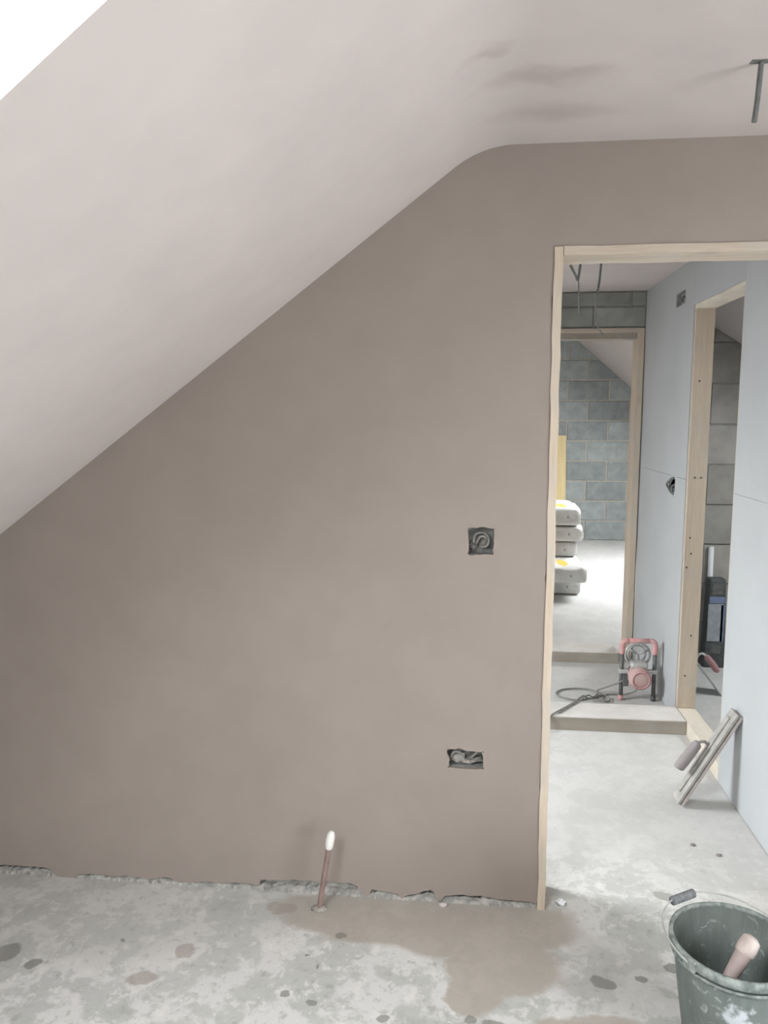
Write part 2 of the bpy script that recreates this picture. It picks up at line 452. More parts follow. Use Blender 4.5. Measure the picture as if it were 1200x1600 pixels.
# outer walls of the attic
struct(box('wall_left', XL - .25, XL, -2.6, YF + .2, 0, .8, 'plain_paint'))
struct(box('wall_rear', XL - .25, XW + .3, -2.75, -2.6, 0, 2.5, 'plain_paint'))
bm = bmesh.new()
aprism(bm, [rect(-2.6, YW + .01, 0, CEIL + .02), rect(*WIN)], yz(XW, XW + .15))
struct(obj('wall_right', bm, 'plain_paint'))
struct(box('wall_eaves', 3.0, 3.2, YW, YF + .2, 0, 1.35, 'plain_paint'))

# ---- plastered partition with the doorway
JX0, JX1 = .242, .266           # left lining
DH = 2.004                      # underside of head lining at front
JR0, JR1 = 1.03, 1.055
def top_profile(x_from, x_to):
    """ceiling line from right to left"""
    pts = [(x_from, CEIL), (KX + .1, CEIL)] + [(p.x, p.y) for p in reversed(prof[:-1])] + [(x_to, zl(x_to))]
    return pts
# sockets cut into the wall: hole outlines (x, z)
B1 = (.008, .086, 1.137, 1.217); B2 = (-.047, .070, .456, .516)
def hole_loop(b, amp, seed):
    x0, x1, z0, z1 = b
    return (ragged((x0, z0), (x1, z0), 9, amp, seed) + ragged((x1, z0), (x1, z1), 9, amp, seed + 1) +
            ragged((x1, z1), (x0, z1), 9, amp, seed + 2) + ragged((x0, z1), (x0, z0), 9, amp, seed + 3))
core = [(XL, 0), (JX0, 0), (JX0, DH + .03), (JR1, DH + .03), (JR1, 0), (3.0, 0), (3.0, 1.35), (2.2, CEIL)] + top_profile(XW, XL)[0:]
core = [(XL, 0), (JX0, 0), (JX0, DH + .03), (JR1, DH + .03), (JR1, 0), (3.0, 0), (3.0, CEIL)] + top_profile(2.9, XL)
g = .006
wb = struct(prism('wall_back', [core, rect(B1[0] - g, B1[1] + g, B1[2] - g, B1[3] + g), rect(B2[0] - g, B2[1] + g, B2[2] - g, B2[3] + g)],
                  xz(YW + .026, YW + TW), 'wall_base_rubble'))
# plaster skin with broken bottom edge: (x, gap height)
gap = [(XL, .02), (-1.56, .022), (-1.45, .026), (-1.385, .022), (-1.36, .002), (-1.30, .0), (-1.285, .012), (-1.20, .015), (-1.14, .010), (-1.12, .016),
       (-1.02, .012), (-.98, .020), (-.93, .008), (-.88, .010), (-.85, .016), (-.78, .013), (-.72, .016), (-.66, .012), (-.655, .028), (-.58, .033), (-.50, .036), (-.43, .036),
       (-.36, .036), (-.335, .030), (-.315, .006), (-.30, .0), (-.285, .022), (-.25, .020), (-.20, .014), (-.19, .004), (-.175, .013), (-.13, .022),
       (-.095, .032), (-.085, .026), (-.08, .008), (-.065, .0), (-.05, .018), (0, .023), (.06, .024), (.13, .019), (.19, .018), (JX0 - .004, .015)]
bot = []
for i in range(len(gap) - 1):
    a, b = gap[i], gap[i + 1]; n = max(1, int((b[0] - a[0]) / .008))
    for k in range(n):
        q = k / n; x = a[0] + (b[0] - a[0]) * q
        z = (a[1] + (b[1] - a[1]) * q) * 1.3 + noise.noise(Vector((x * 40, 1.3, 0))) * .004 + noise.noise(Vector((x * 130, 4.3, 0))) * .0025
        bot.append((x, max(.0005, z)))
bot.append(gap[-1])
skin = bot + ragged((JX0 + .002, .03), (JX0 + .002, DH + .018), 90, .006, 3)[0:] + \
    ragged((JX0 + .002, DH + .020), (JR1 + .004, DH + .022), 60, .007, 8) + [(JR1, DH + .02), (JR1, 0), (XW, 0)] + top_profile(XW, XL)
skin_o = prism('plaster_skin', [skin, hole_loop(B1, .006, 21), hole_loop(B2, .008, 33)], xz(YW, YW + .0135), 'plaster_wall', wb)

# broken mortar along the foot of the wall, under the plaster edge
bm = bmesh.new(); prev = None
n_ = 520
for i in range(n_ + 1):
    x = XL + (JX0 - .002 - XL) * i / n_
    k = noise.noise(Vector((x * 14, 2.0, 0))); k2 = noise.noise(Vector((x * 60, 7.0, 0))); k3 = noise.noise(Vector((x * 150, 9.0, 0)))
    h1 = max(.004, .017 + .010 * k + .008 * k2 + .004 * k3); yo = YW + .006 + .008 * k2 + .004 * k3
    ring = [bm.verts.new((x, YW + .030, 0)), bm.verts.new((x, YW + .030, h1)), bm.verts.new((x, yo + .008, h1 * .95)), bm.verts.new((x, yo - .002, h1 * .55 + .003 * k3)), bm.verts.new((x, yo - .006, 0))]
    if prev:
        for q in range(4): bm.faces.new((prev[q], prev[q + 1], ring[q + 1], ring[q]))
    prev = ring
obj('mortar_ridge', bm, 'wall_base_rubble', wb)

# lining of the near doorway
d1 = tag(struct(thing('door_1', 'pine door lining around the near doorway', 'door', (0, 0, 0))), None)
def lumpy_box(name, x0, x1, y0, y1, z0, z1, mat, parent, amp=.0025, cut=.05, bevel=.002):
    bm = bmesh.new(); abox(bm, x0, x1, y0, y1, z0, z1)
    for ax, (a, b) in enumerate(((x0, x1), (y0, y1), (z0, z1))):
        n = int((b - a) / cut)
        for i in range(1, n):
            co = [0, 0, 0]; co[ax] = a + (b - a) * i / n; no = [0, 0, 0]; no[ax] = 1
            bmesh.ops.bisect_plane(bm, geom=bm.verts[:] + bm.edges[:] + bm.faces[:], plane_co=co, plane_no=no)
    for v in bm.verts:
        v.co += noise.noise_vector(v.co * 11) * amp
    return obj(name, bm, mat, parent)
lumpy_box('jamb', JX0, JX1, YW - .004, YW + TW + .01, 0, DH + .024, 'pine_upright', d1, .0035)
box('jamb', JR0, JR1, YW - .004, YW + TW + .01, 0, DH + .024, 'pine_upright', d1)
lumpy_box('head', JX1 + .002, JR0 - .002, YW - .004, YW + TW + .01, DH, DH + .025, 'pine_across', d1, .0025)

# ---- boarded wall on the right of the landing with its doorway
wr = struct(thing('wall_side', None, None))
OY0, OY1, OH = 3.245, 3.94, 2.085       # opening in that wall
cav = XR + .034
bm = bmesh.new()
aprism(bm, [[(YW + TW, 0), (OY0, 0), (OY0, OH), (OY1, OH), (OY1, 0), (4.95, 0), (4.95, CEIL), (YW + TW, CEIL)]], yz(cav, XR + .088))
obj('stud_core', bm, 'cavity_dark', wr)
SEAM = 1.238
def board(name, outer, holes=()):
    return prism(name, [outer] + list(holes), yz(XR, XR + .0125), 'plasterboard_paper', wr)
board('plasterboard_panel', rect(YW + TW, OY0, .004, SEAM - .0006))
board('plasterboard_panel', rect(YW + TW, OY0, SEAM + .0006, CEIL))
hole = [(4.135, 1.285), (4.20, 1.235), (4.262, 1.19), (4.235, 1.165), (4.19, 1.175), (4.155, 1.125), (4.135, 1.165)]
board('plasterboard_panel', rect(OY1 + .0, 4.95, .004, SEAM - .0006), [[(4.135, 1.228), (4.20, 1.230), (4.262, 1.19), (4.235, 1.165), (4.19, 1.175), (4.155, 1.125), (4.135, 1.165)]])
board('plasterboard_panel', rect(OY1 + .0, 4.95, SEAM + .0006, CEIL), [rect(4.10, 4.275, 2.115, 2.185)])
board('plasterboard_panel', rect(OY0 + .001, OY1 - .001, OH + .0, CEIL))
# back-of-wall boards (side room)
bm = bmesh.new()
aprism(bm, [[(YW + TW, 0), (OY0, 0), (OY0, OH), (OY1, OH), (OY1, 0), (4.95, 0), (4.95, CEIL), (YW + TW, CEIL)]], yz(XR + .088, XR + .10))
obj('rear_board', bm, 'plasterboard_paper', wr)
d2 = struct(thing('door_2', 'pine lining of the doorway in the boarded wall', 'door'))
jamb = lumpy_box('jamb', XR + .006, XR + .094, OY1 - .022, OY1 - .0005, .07, OH - .02, 'pine_upright', d2, .0012)
for zx, dx in ((.95, .022), (.87, .030), (.80, .012), (.45, .05), (1.25, .03), (1.25, .06), (1.72, .03), (.24, .03)):
    lathe('screw', [(.0, 0), (.0042, 0), (.0042, .0015), (0.001, .0015)], 'cavity_dark', jamb, 8, frame((XR + .006 + dx, OY1 - .0228, zx), (1, 0, 0), (0, -1, 0)))
box('jamb', XR + .006, XR + .094, OY0 + .0005, OY0 + .022, .07, OH - .02, 'pine_upright', d2)
lumpy_box('head', XR + .006, XR + .096, OY0 + .001, OY1 - .001, OH - .02, OH - .001, 'pine_along', d2, .0015)
lumpy_box('sole_plate', XR + .006, XR + .094, OY0 - .12 + .125, OY1 - .001, 0, .068, 'pine_along', d2, .0015)

# ---- block wall with the second doorway
Y2 = 4.95
w2 = struct(thing('wall_landing', None, None))
F0, F1, FH = .22, 1.076, 2.088
bm = bmesh.new()
out = [(XL, 0), (F0, 0), (F0, FH), (F1, FH), (F1, 0), (XR, 0), (XR, CEIL), (KX, CEIL), (XL, zl(XL))]
aprism(bm, [out], xz(Y2 + .006, YB))
obj('wall_core', bm, 'mortar_dark', w2)
def blocks(parent, x0, x1, z0, z1, cw, ch, yf, depth, mat, clip=None, joint=.012, start=0.0, zstart=None):
    """courses of separate blocks on the face y = yf (towards -y)"""
    zc = z0 if zstart is None else zstart; row = 0; n = 0
    while zc < z1 - .02:
        xc = x0 - cw * (.5 if row % 2 else 0) - start
        while xc < x1:
            a, b = max(xc, x0) + joint / 2, min(xc + cw, x1) - joint / 2
            lo, hi = max(zc, z0) + joint / 2, min(zc + ch, z1) - joint / 2
            if b - a > .03 and hi - lo > .02:
                bm = bmesh.new(); jit = rnd.uniform(-.0025, .0025)
                abox(bm, a, b, yf + jit, yf + depth, lo, hi, .004, 1)
                if clip:
                    for co, no in clip:
                        bmesh.ops.bisect_plane(bm, geom=bm.verts[:] + bm.edges[:] + bm.faces[:], plane_co=co, plane_no=no, clear_outer=True)
                        es = [e for e in bm.edges if e.is_boundary]
                        if es: bmesh.ops.holes_fill(bm, edges=es)
                if len(bm.faces) > 3: obj('block', bm, mat, parent); n += 1
                else: bm.free()
            xc += cw
        zc += ch; row += 1
blocks(w2, .0, XR, FH + .002, CEIL, .45, .13, Y2 - .004, .02, 'block_dark', start=.13)
d3 = struct(thing('door_3', 'pine lining of the doorway at the end of the landing', 'door'))
lumpy_box('jamb', 1.038, F1 - .001, Y2 - .012, 5.085, 0, FH - .028, 'pine_upright', d3, .0012)
lumpy_box('jamb', F0 + .001, F0 + .038, Y2 - .012, 5.085, 0, FH - .028, 'pine_upright', d3, .0012)
lumpy_box('head', F0 + .001, F1 - .001, Y2 - .012, 5.085, FH - .028, FH - .001, 'pine_across', d3, .0012)
lumpy_box('head', F0 + .04, 1.036, Y2 + .02, 5.085, FH - .062, FH - .029, 'grey_timber', d3, .0012)

# ---- far block wall
wf = struct(thing('wall_far', None, None))
bm = bmesh.new()
aprism(bm, [[(XL, 0), (3.0, 0), (3.0, zrf(3.0) + .02), (1.31, FCEIL), (-.35, FCEIL), (XL, zlf(XL))]], xz(YF, YF + .2))
obj('wall_core', bm, 'mortar', wf)
clip = [((1.31, 0, FCEIL - .004), (.862, 0, 1)), ((-.35, 0, FCEIL - .004), (-KS, 0, 1)), ((0, 0, FCEIL - .004), (0, 0, 1))]
blocks(wf, XL, 3.0, 0.0, FCEIL, .50, .249, YF - .010, .03, 'block_blue_grey', clip, .018, start=.21)

# ---- block wall of the side room
ws = struct(thing('wall_side_room', None, None))
bm = bmesh.new()
aprism(bm, [[(XR + .10, 0), (3.0, 0), (3.0, zrr(3.0)), (XR + .10, zrr(XR + .1) - .001)]], xz(4.965, 5.07))
obj('wall_core', bm, 'mortar_dark', ws)
blocks(ws, XR + .105, 3.0, 0.0, CEIL, .45, .25, 4.955, .02, 'block_taupe', [((1.13, 0, CEIL - .004), (.62, 0, 1))], .008, start=.15)
# divider that closes the far room towards the side room
struct(box('wall_far_divider', XR + .10, 3.0, 5.085, 5.14, 0, FCEIL, 'mortar'))

# ---- windows
def skylight(name, sk, zf, grad, label):
    x0, x1, y0, y1 = sk
    n = Vector((-grad, 0, 1)).normalized()
    t_ = struct(thing(name, label, 'window'))
    def mp(a, b): return lambda u, v, q: Vector((u, v, zf(u))) + n * (b if q else a)
    prism('window_frame', [rect(x0 + .002, x1 - .002, y0 + .002, y1 - .002), rect(x0 + .045, x1 - .045, y0 + .055, y1 - .055)], mp(.15, .20), 'white_plastic', t_)
    prism('window_pane', [rect(x0 + .046, x1 - .046, y0 + .056, y1 - .056)], mp(.172, .178), 'window_pane', t_)
skylight('window_1', SK1, zl, KS, 'roof window in the sloping ceiling of the near room')
skylight('window_3', SK2, zl, KS, 'roof window over the landing')
skylight('window_4', SK3, zrf, -.862, 'roof window of the far room')
skylight('window_5', SK4, zrr, -.62, 'roof window of the side room')
wn = struct(thing('window_2', 'window in the right-hand wall of the near room', 'window'))
a, b, c_, d_ = WIN
prism('window_frame', [rect(a + .002, b - .002, c_ + .002, d_ - .002), rect(a + .06, (a + b) / 2 - .03, c_ + .06, d_ - .06), rect((a + b) / 2 + .03, b - .06, c_ + .06, d_ - .06)], yz(XW + .06, XW + .11), 'white_plastic', wn)
for q0, q1 in ((a + .061, (a + b) / 2 - .031), ((a + b) / 2 + .031, b - .061)):
    box('window_pane', XW + .08, XW + .086, q0, q1, c_ + .061, d_ - .061, 'window_pane', wn)

# ================================================================== THE THINGS
# ---- timber sills across the landing
def plank(name, label, x0, x1, y0, y1, z1):
    top = thing(name, label, 'timber')
    top.location = (x0, y0, 0)
    lumpy_box('plank', 0, x1 - x0, 0, y1 - y0, 0, z1 * .93, 'grey_timber', top, .0018)
    lumpy_box('dust_layer', .002, x1 - x0 - .002, .003, y1 - y0 - .002, z1 * .93, z1, 'dust_pale', top, .001)
    return top
plank('timber_sill', 'thick grey timber lying across the landing in front of the mixer', -.5, XR + .003, 3.735, 3.935, .07)
plank('timber_sill', 'grey timber across the threshold of the far doorway', F0 + .04, .97, 4.822, 5.03, .07)

# ---- copper pipe stub
p = thing('pipe_stub', 'short dusty copper pipe with white taped end rising from the floor by the wall', 'pipe', (-.445, 2.224, 0))
tube('pipe', [(0, 0, 0), (.005, .001, .03), (.019, .003, .12), (.034, .006, .215)], .0085, 'copper_dusty', p, 12, sub=4)
tube('cap', [(.0325, .0055, .203), (.0335, .006, .211), (.0355, .007, .225), (.0385, .009, .241), (.0395, .010, .253), (.0385, .010, .260)], [.0095, .0125, .0135, .0135, .011, .005], 'white_tape', p, 12, sub=3)
bm = bmesh.new(); bmesh.ops.create_icosphere(bm, subdivisions=3, radius=1)
for v in bm.verts: v.co = Vector((v.co.x * .024, v.co.y * .016, max(0, v.co.z * .012))) * (1 + .35 * noise.noise(v.co * 2.3))
obj('plaster_lump', bm, 'gypsum_smear', p, True)

# ---- sunk socket boxes
def socket_box(label, b, seed):
    x0, x1, z0, z1 = b; D = .042
    t_ = thing('socket_box', label, 'socket box', ((x0 + x1) / 2, YW + .014, z0))
    hw = (x1 - x0) / 2 + .004; h = z1 - z0; e = .004
    bm = bmesh.new()
    abox(bm, -hw, hw, D - .002, D, -e, h + e)
    abox(bm, -hw, -hw + .0015, 0, D, -e, h + e); abox(bm, hw - .0015, hw, 0, D, -e, h + e)
    abox(bm, -hw, hw, 0, D, -e, -e + .0015); abox(bm, -hw, hw, 0, D, h + e - .0015, h + e)
    obj('box', bm, 'galvanised_dusty', t_)
    return t_, hw, h
t_, hw, h = socket_box('square sunken socket box with curled cable, higher on the plastered wall', B1, 1)
pts = []
for i in range(22):
    a = R(200 - i * 15); r = .026 - i * .0004
    pts.append((.004 + r * math.cos(a), .012 + .010 * math.sin(i * .3), h * .48 + r * math.sin(a)))
tube('cable', pts, .0042, 'cable_pale', t_, 8)
tube('cable', [(-.014, .036, .012), (-.012, .02, .03), (-.002, .008, .05), (.012, .010, .05), (.018, .016, .036), (.008, .012, .018)], .0040, 'cable_pale', t_, 8, sub=5)
def lump(name, c, r, seed, mat, parent, sub=3):
    bm = bmesh.new(); bmesh.ops.create_icosphere(bm, subdivisions=sub, radius=1)
    for v in bm.verts:
        k = 1 + .45 * noise.noise(v.co * 1.8 + Vector((seed, 0, 0))) + .15 * noise.noise(v.co * 5 + Vector((0, seed, 0)))
        v.co = Vector((v.co.x * r[0], v.co.y * r[1], v.co.z * r[2])) * k + Vector(c)
    return obj(name, bm, mat, parent, True)
lump('plaster_lump', (.010, .034, .030), (.018, .010, .016), 3, 'gypsum_smear', t_)
lump('plaster_lump', (-.022, .036, .018), (.012, .008, .014), 8, 'gypsum_smear', t_)
t_, hw, h = socket_box('wide rough-edged sunken socket box low on the plastered wall', B2, 5)
tube('cable', [(-.045, .036, .012), (-.046, .012, .028), (-.036, .006, .046), (-.018, .010, .040), (-.010, .022, .022)], .0042, 'cable_pale', t_, 8, sub=5)
tube('cable', [(.005, .034, .012), (.012, .014, .022), (.024, .008, .036), (.040, .010, .050), (.048, .024, .044)], .0042, 'cable_pale', t_, 8, sub=5)
lump('plaster_lump', (-.024, .026, .020), (.020, .016, .020), 4, 'gypsum_smear', t_)
lump('plaster_lump', (.030, .030, .014), (.026, .014, .012), 6, 'gypsum_smear', t_)
lump('plaster_lump', (.004, .030, .006), (.022, .014, .008), 9, 'gypsum_smear', t_)
lump('plaster_lump', (.038, .030, .042), (.018, .012, .014), 12, 'gypsum_smear', t_)

# ---- box and hole in the boarded wall
t_ = thing('switch_box', 'small dark metal box set high in the boarded wall', 'switch box', (XR + .003, 4.1875, 2.15))
bm = bmesh.new(); abox(bm, .022, .024, -.086, .086, -.034, .034)
for s_ in (-1, 1):
    abox(bm, 0, .024, s_ * .086 - .001, s_ * .086 + .001, -.034, .034); abox(bm, 0, .024, -.086, .086, s_ * .034 - .001, s_ * .034 + .001)
obj('box', bm, 'galvanised_dusty', t_)
tube('cable', [(.022, -.03, -.01), (.008, -.01, .01), (.012, .03, .005), (.022, .05, -.01)], .004, 'cable_grey', t_, 8, sub=4)
t_ = thing('cable_tail', 'grey cable tail looped in a torn hole in the boarded wall', 'cable', (XR, 4.19, 1.18))
tube('cable', [(.026, -.045, .035), (-.006, -.04, .05), (-.018, -.005, .03), (-.016, .045, .012), (-.010, .05, -.002), (-.012, .01, -.012), (-.008, -.03, -.03), (.026, -.045, -.045)], .0055, 'cable_grey', t_, 8, sub=5)
tube('cable', [(.026, -.04, .02), (-.004, -.035, .01), (-.008, -.03, -.02), (.026, -.04, -.03)], .0055, 'cable_grey', t_, 8, sub=5)

# ---- cables hanging from ceilings
def hanging(label, loc, pts, rad, mat='cable_grey', tip=None):
    t_ = thing('ceiling_cable', label, 'cable', loc)
    tube('sheath', pts, rad, mat, t_, 8, sub=5)
    if tip: tube('bare_wire', tip, rad * .6, 'cable_pale', t_, 6, sub=4)
    return t_
t_ = hanging('thick dark cable stub hanging from the ceiling of the near room', (.622, 1.84, CEIL), [(0, 0, 0), (-.002, 0, -.04), (-.004, 0, -.08), (-.008, 0, -.124)], .006)
bm = bmesh.new(); abox(bm, -.022, .03, -.010, .010, -.0012, .001); obj('ceiling_slot', bm, 'cable_grey', t_)
hanging('dark bent cable with a kinked end hanging over the landing nearest the lining', (.462, 3.3, CEIL), [(0, 0, 0), (-.004, 0, -.06), (-.008, 0, -.13), (-.014, 0, -.19), (-.019, 0, -.206), (-.026, 0, -.19), (-.05, 0, -.147)], .0052,
        tip=[(-.016, 0, -.20), (-.012, 0, -.26), (-.010, 0, -.34)])
hanging('long dark cable dangling over the landing in front of the far doorway', (.545, 3.3, CEIL), [(0, 0, 0), (-.006, 0, -.08), (-.010, 0, -.15), (-.014, 0, -.21), (-.022, 0, -.27)], .0048,
        tip=[(-.022, 0, -.265), (-.026, 0, -.30), (-.024, 0, -.35), (-.020, 0, -.385), (.010, 0, -.432)])

# ---- electric paddle mixer
t_ = thing('paddle_mixer', 'dusty pink electric paddle mixer with black tube frame standing behind the timber', 'mixer', (.95, 4.19, 0))
wx = .087
for s_ in (-1, 1):
    tube('frame_tube', [(s_ * wx, 0, .0), (s_ * wx, 0, .12), (s_ * wx, 0, .285)], .0115, 'dark_tube', t_, 12)
    grip = tube('corner_grip', [(s_ * wx, 0, .262), (s_ * wx, 0, .30), (s_ * (wx - .003), 0, .322), (s_ * (wx - .014), 0, .334), (s_ * (wx - .03), 0, .336)], .0155, 'red_plastic', t_, 12, sub=3)
tube('foot_cap', [(-wx, 0, 0), (-wx, 0, .028)], .0145, 'red_plastic', t_, 12)
tube('foot_cap', [(wx, 0, 0), (wx, 0, .028)], .0145, 'black_rubber', t_, 12)
tube('handle_bar', [(-wx + .028, 0, .336), (0, -.002, .337), (wx - .028, 0, .336)], .0135, 'red_plastic', t_, 12)
for q0, q1 in ((-wx - .012, -.05), (.05, wx + .012)):
    bm = bmesh.new(); abox(bm, q0, q1, -.013, .013, .152, .176, .003, 2); obj('cross_bracket', bm, 'dusty_aluminium', t_)
M = frame((.003, -.075, .138), (1, 0, 0), (0, 1, 0))
hs = lathe('motor_housing', [(.0, 0), (.030, .0), (.050, .004), (.058, .014), (.060, .04), (.062, .10), (.055, .13), (.03, .135)], 'dusty_pink_plastic', t_, 32, M)
lathe('end_ring', [(.040, -.001), (.046, -.002), (.052, .004), (.046, .006)], 'red_plastic', hs, 32, M, closed=True)
bm = bmesh.new(); abox(bm, -.045, .048, -.035, .04, .185, .222, .014, 3); obj('gear_housing', bm, 'dusty_aluminium', t_, True)
bm = bmesh.new(); abox(bm, -.082, -.052, -.028, .02, .085, .150, .006, 2); obj('switch_block', bm, 'dark_tube', t_)
# paddle: hoop and spokes behind the frame
pd = []
for i in range(32):
    a = 2 * math.pi * i / 32; pd.append((.012 + .066 * math.cos(a), .075, .235 + .066 * math.sin(a)))
pdl = tube('paddle', pd, .0065, 'dusty_aluminium', t_, 8, closed=True)
pd = [(.012 + .048 * math.cos(2 * math.pi * i / 28), .095, .235 + .048 * math.sin(2 * math.pi * i / 28)) for i in range(28)]
tube('inner_hoop', pd, .005, 'dusty_aluminium', pdl, 8, closed=True)
for a in (25, 145, 265):
    tube('spoke', [(.012, .085, .235), (.012 + .066 * math.cos(R(a)), .075, .235 + .066 * math.sin(R(a)))], .006, 'dusty_aluminium', pdl, 8)
tube('shaft', [(.012, .03, .21), (.012, .085, .235)], .009, 'dusty_aluminium', pdl, 10)
# its flex: coil on the floor and tail over the timber
cb = [(-.078, -.01, .115), (-.10, -.01, .10), (-.16, .06, .045), (-.195, .10, .012), (-.21, .04, .007), (-.25, -.01, .007), (-.33, -.05, .007), (-.41, -.01, .007), (-.43, .05, .007), (-.385, .11, .007), (-.30, .135, .007),
      (-.22, .10, .012), (-.19, .02, .013), (-.22, -.03, .013), (-.27, -.05, .02), (-.30, -.10, .05), (-.33, -.20, .080), (-.37, -.26, .0765), (-.44, -.36, .0765), (-.50, -.44, .0765), (-.535, -.473, .055), (-.56, -.51, .02), (-.66, -.60, .007), (-.80, -.64, .007)]
tube('flex', cb, .0045, 'cable_pale', t_, 8, sub=6)
cb = [(.0, -.03, .082), (-.02, -.01, .05), (-.06, .05, .012), (-.14, .06, .007), (-.18, .02, .007), (-.20, -.02, .014), (-.18, -.06, .010), (-.15, -.04, .010), (-.17, .0, .022), (-.22, -.02, .022), (-.25, -.06, .03), (-.275, -.12, .062), (-.31, -.19, .080), (-.34, -.24, .0765), (-.41, -.33, .0765), (-.47, -.42, .0765)]
tube('flex', cb, .0042, 'cable_pale', t_, 8, sub=6)

# ---- float leaning on the boarded wall
A = Vector((.862, 3.0, .0)); Bt = Vector((1.078, 3.0, .388))
d = (Bt - A).normalized(); L = (Bt - A).length
nrm = Vector((-d.z, 0, d.x)).normalized()           # handle side, up and left
t_ = thing('plastering_float', 'large grey plastering float leaning against the boarded wall beside the timber', 'float', A)
M = frame((0, 0, 0), d, nrm)                         # local x along the plate, y across (world -y..), z handle side
ysign = 1 if (M @ Vector((0, 1, 0)) - M @ Vector((0, 0, 0))).y > 0 else -1
def ybox(bm, x0, x1, y0, y1, z0, z1, bev=0):
    a_, b_ = sorted((y0 * ysign, y1 * ysign)); abox(bm, x0, x1, a_, b_, z0, z1, bev, 2, M)
bm = bmesh.new(); ybox(bm, .012, L, 0, .08, .004, .016, .003); obj('plate', bm, 'float_grey', t_)
bm = bmesh.new(); ybox(bm, .012, L, .0, .08, -.012, .0005, .003); obj('facing', bm, 'float_pink', t_)
bm = bmesh.new(); ybox(bm, .05, L - .03, .03, .055, .016, .024, .004); obj('spine', bm, 'float_grey', t_)
Q = lambda a, c: M @ Vector((a, ysign * .042, c))
tube('shank', [Q(.275, .018), Q(.278, .045), Q(.268, .058), Q(.24, .062)], .0065, 'handle_mauve', t_, 8)
tube('handle', [Q(.262, .060), Q(.250, .063), Q(.21, .066), Q(.17, .069), Q(.138, .071), Q(.130, .071)], [.013, .0195, .0215, .0225, .0215, .016], 'handle_mauve', t_, 14, sub=3)

# ---- trowel in the side room
A = Vector((1.436, 4.30, .0)); Bt = Vector((1.190, 4.30, .318)); d = (Bt - A).normalized(); L = (Bt - A).length
nrm = Vector((d.z, 0, -d.x)).normalized()
t_ = thing('plastering_trowel', 'plastering trowel with red handle propped up in the side room', 'trowel', A)
M = frame((0, 0, 0), d, nrm); ysign = 1 if (M @ Vector((0, 1, 0))).y > 0 else -1
bm = bmesh.new(); ybox(bm, .002, L, 0, .115, 0, .0025); obj('blade', bm, 'steel_blade', t_)
bm = bmesh.new(); ybox(bm, .05, L - .02, .045, .07, .0025, .009, .002); obj('mounting_strip', bm, 'dusty_aluminium', t_)
P_ = lambda a, b, c: M @ Vector((a, ysign * b, c))
tube('shank', [P_(.23, .057, .008), P_(.245, .057, .04), P_(.235, .057, .062), P_(.21, .057, .066)], .0065, 'dusty_aluminium', t_, 8, sub=4)
tube('handle', [P_(.215, .057, .066), P_(.205, .057, .067), P_(.16, .057, .068), P_(.12, .057, .066), P_(.105, .057, .065)], [.012, .017, .0185, .018, .012], 'handle_red', t_, 14, sub=3)

# ---- dark pack and white tube in the side room
t_ = thing('tall_pack', 'tall black pack with blue printed panels standing by the block wall', 'pack', (1.545, 4.85, 0), (0, 0, 0))
bm = bmesh.new(); vs = abox(bm, -.065, .068, -.045, .045, 0, .56, .012, 3)
for v in bm.verts:
    k = 1 - .28 * (v.co.z / .56); v.co.x = v.co.x * k
obj('body', bm, 'black_rubber', t_)
def panel(name, z0, z1, w, mat, x=0.0):
    bm = bmesh.new(); abox(bm, x - w, x + w, -.0485, -.044, z0, z1, .001, 1); obj(name, bm, mat, t_)
panel('printed_panel', .41, .45, .045, 'blue_print'); panel('printed_panel', .17, .405, .045, 'pale_print', -.006); panel('printed_panel', .17, .40, .012, 'blue_print', .036)
panel('printed_panel', .09, .145, .034, 'dark_tube'); panel('printed_panel', .465, .53, .035, 'dark_tube')
panel('printed_panel', .26, .32, .028, 'blue_print', -.012) if False else None
t_ = tag(tube('white_tube', [(1.535, 4.931, .002), (1.535, 4.932, .4), (1.533, 4.933, .74)], .0165, 'white_plastic', None, 16), 'white plastic tube standing upright behind the tall black pack', 'tube')

# ---- bags of plaster
def bag(label, xr, yf, z0, w_, l_, h_, seed, rz=0):
    bm = bmesh.new(); bmesh.ops.create_cube(bm, size=2)
    bmesh.ops.subdivide_edges(bm, edges=bm.edges[:], cuts=11, use_grid_fill=True)
    for v in bm.verts:
        x, y, z = v.co
        e = max(abs(x), abs(y))
        th = 1 - .13 * max(0, (abs(y) - .8) / .2) ** 2 - .10 * max(0, (abs(x) - .8) / .2) ** 2
        rx = 1 - .035 * abs(z) ** 4 - .03 * max(0, (abs(y) - .85) / .15) ** 2; ry = 1 - .025 * abs(z) ** 4
        q = Vector((x * rx * w_ / 2, y * ry * l_ / 2, 0))
        zz = z * th * h_ / 2
        nz = noise.noise(Vector((x * 2.1, y * 2.6, z * 1.5 + seed))) * .012 + noise.noise(Vector((x * 6, y * 7, z * 4 + seed))) * .005
        if z < -.99: nz = 0
        v.co = Vector((q.x + nz * .7, q.y + nz * .7, min(h_ / 2, max(-h_ / 2, zz + nz))))
    o = obj('plaster_bag', bm, 'bag_paper', None, True)
    o.location = (xr - w_ / 2, yf + l_ / 2, z0 + h_ / 2); o.rotation_euler = (0, 0, rz)
    return tag(o, label, 'bag', 'stacked bags of plaster')
bag('paper plaster bag at the bottom of the stack, on the concrete', 1.01, 6.70, 0, .46, .75, .145, 1)
bag('wide paper plaster bag with yellow print on its top, second from the floor', 1.02, 6.47, .146, .50, .78, .14, 2, R(1))
bag('narrow paper plaster bag in the middle of the stack, above the yellow print', 1.015, 6.97, .287, .45, .72, .136, 3, R(-1))
bag('grey paper plaster bag second from the top, jutting out sideways', 1.050, 6.95, .424, .48, .72, .148, 4, R(1))
bag('bright paper plaster bag on top of the stack', 1.03, 6.93, .573, .46, .74, .165, 5)

